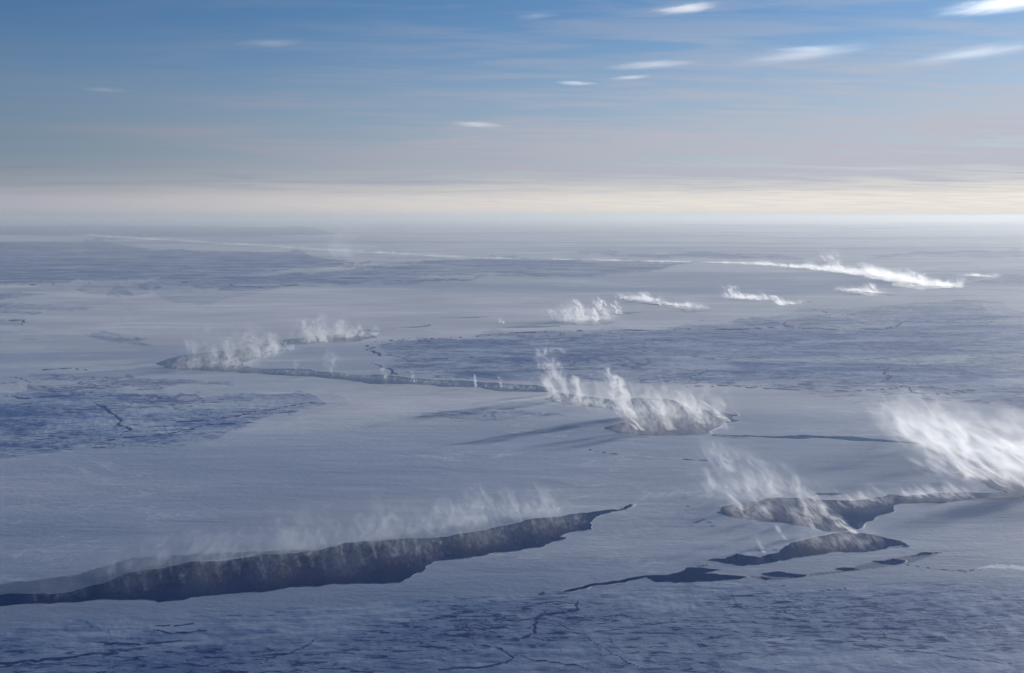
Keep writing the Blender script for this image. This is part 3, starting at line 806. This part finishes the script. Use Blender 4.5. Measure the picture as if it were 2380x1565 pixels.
# ------------------------------------------------------------------ high clouds
def cloud_material():
    m, t = material('cirrus')
    x, y, z = t.xyz(t.n('ShaderNodeTexCoord').outputs['Object'])
    seed, dens = t.attr('seed', 'OBJECT'), t.attr('thickness', 'OBJECT')
    n1 = t.noise(t.vec(t.m('ADD', t.m('MULTIPLY', t.m('SUBTRACT', x, t.m('MULTIPLY', z, 0.5)), 2.2), seed), t.m('MULTIPLY', y, 2.0), t.m('MULTIPLY', z, 1.6)), 1.0, 6.0, 0.68, 0.8)
    r = t.m('SQRT', t.m('ADD', t.m('ADD', t.m('MULTIPLY', x, x), t.m('MULTIPLY', y, y)), t.m('MULTIPLY', z, z)))
    d = t.m('MULTIPLY', t.ss(t.m('SUBTRACT', n1, t.m('MULTIPLY', r, 0.30)), 0.20, 0.44), t.m('POWER', t.m('SUBTRACT', 1.0, r, clamp=True), 1.5))
    v = t.n('ShaderNodeVolumePrincipled')
    v.inputs['Color'].default_value = (0.98, 0.98, 0.98, 1)
    v.inputs['Anisotropy'].default_value = 0.6
    t.put(v.inputs['Density'], t.m('MULTIPLY', d, dens))
    tr, tl, mx = t.n('ShaderNodeBsdfTransparent'), t.n('ShaderNodeBsdfTranslucent'), t.n('ShaderNodeMixShader')
    mx.inputs[0].default_value = 0.003
    t.put(mx.inputs[1], tr.outputs[0])
    t.put(mx.inputs[2], tl.outputs[0])
    o = t.n('ShaderNodeOutputMaterial')
    t.put(o.inputs['Surface'], mx.outputs[0])
    t.put(o.inputs['Volume'], v.outputs[0])
    return m


m_cloud = cloud_material()


def cloud(x, y, wd, hg, tilt, tau, label):
    el = math.atan((HORIZON - y) / F_D)
    dist_ = 5000.0 / math.tan(el)
    u_ = dist_ / math.cos(el) / F_D
    az = math.atan((x - 1190.0) / F_D)
    vs, fs = [], []
    n_, l_ = 24, 9
    for k in range(1, l_):
        ph = math.pi * k / l_
        for a in range(n_):
            th = 2 * math.pi * a / n_
            vs.append((math.sin(ph) * math.cos(th), math.sin(ph) * math.sin(th), math.cos(ph)))
    for k in range(l_ - 2):
        for a in range(n_):
            fs.append((k * n_ + a, (k + 1) * n_ + a, (k + 1) * n_ + (a + 1) % n_, k * n_ + (a + 1) % n_))
    fs += [tuple(range(n_)), tuple((l_ - 2) * n_ + a for a in range(n_))[::-1]]
    ob = mesh_obj('wispy_cloud', vs, fs, m_cloud)
    ob.location = (math.sin(az) * dist_, math.cos(az) * dist_, 5000.0 + CAM_H)
    ob.rotation_euler = (0, -R(tilt), -az)
    ob.scale = (wd * 0.72 * u_, wd * 0.5 * u_, hg * 0.46 * u_)
    ob['seed'] = float(x * 0.37 % 50)
    ob['thickness'] = 1.5 * tau / (wd * 0.7 * u_)
    return tag(ob, label, 'cloud', 'wispy clouds high in the sky')


for args in ((1580, 45, 130, 18, 4, 3.0, 'short bright white cloud at the top edge right of centre'),
             (2320, 72, 260, 26, 4, 3.0, 'thick white cloud cut off by the right edge near the top'),
             (1850, 153, 300, 14, 5, 1.2, 'longest slender bright cloud streak in the upper right sky'),
             (1850, 141, 150, 7, 0, 1.2, 'hair thin cloud streak just above the longest slender one'),
             (1505, 165, 190, 13, 3, 1.4, 'feathery cloud strand left of the longest slender streak'),
             (1460, 192, 90, 9, 3, 1.2, 'tiny cloud dash below the feathery strand'),
             (1335, 203, 90, 10, -2, 1.8, 'small bright cloud dash farthest left of the upper right streaks'),
             (1110, 295, 110, 20, -3, 1.2, 'dull pinkish cloud patch low in the middle of the sky'),
             (650, 124, 150, 16, 3, 0.7, 'faint grey cloud smudge high in the dark blue sky at left'),
             (1245, 55, 100, 10, 3, 0.6, 'faint short cloud left of the short bright one at the top'),
             (2240, 168, 280, 18, 5, 0.7, 'soft pale cloud band below the thick cloud at the right edge'),
             (265, 238, 110, 12, 0, 0.5, 'barely visible cloud smudge at far left above the horizon')):
    cloud(*args)

# added cloud, unseen right of the frame, only to shade the near left ice
ob = cloud(3600, 60, 10, 10, 0, 1.0, 'added cloud out of view beyond the right edge, shading the near ice')
k_ = 2600.0 / math.tan(R(SUN_EL))
ob.location = (-750 + k_ * math.sin(R(SUN_AZ)), 20 + k_ * math.cos(R(SUN_AZ)), 2600)
ob.rotation_euler = (0, 0, 0)
ob.scale = (1800, 1450, 320)
ob['thickness'] = 0.0036
ob.name = 'added_shade_cloud'

# haze in the air
m_haze, t = material('haze')
v = t.n('ShaderNodeVolumePrincipled')
v.inputs['Color'].default_value = (0.66, 0.70, 0.72, 1)
v.inputs['Density'].default_value = 4.5e-5
v.inputs['Anisotropy'].default_value = 0.35
t.put(t.n('ShaderNodeOutputMaterial').inputs['Volume'], v.outputs[0])
x0, y0, z0, z1 = 260000.0, 260000.0, -3.0, 320.0
hv = [(sx * x0, sy * y0, z) for z in (z0, z1) for sx, sy in ((-1, -1), (1, -1), (1, 1), (-1, 1))]
haze = mesh_obj('haze', hv, [(3, 2, 1, 0), (4, 5, 6, 7), (0, 1, 5, 4), (1, 2, 6, 5), (2, 3, 7, 6), (3, 0, 4, 7)], m_haze)
tag(haze, kind='stuff')
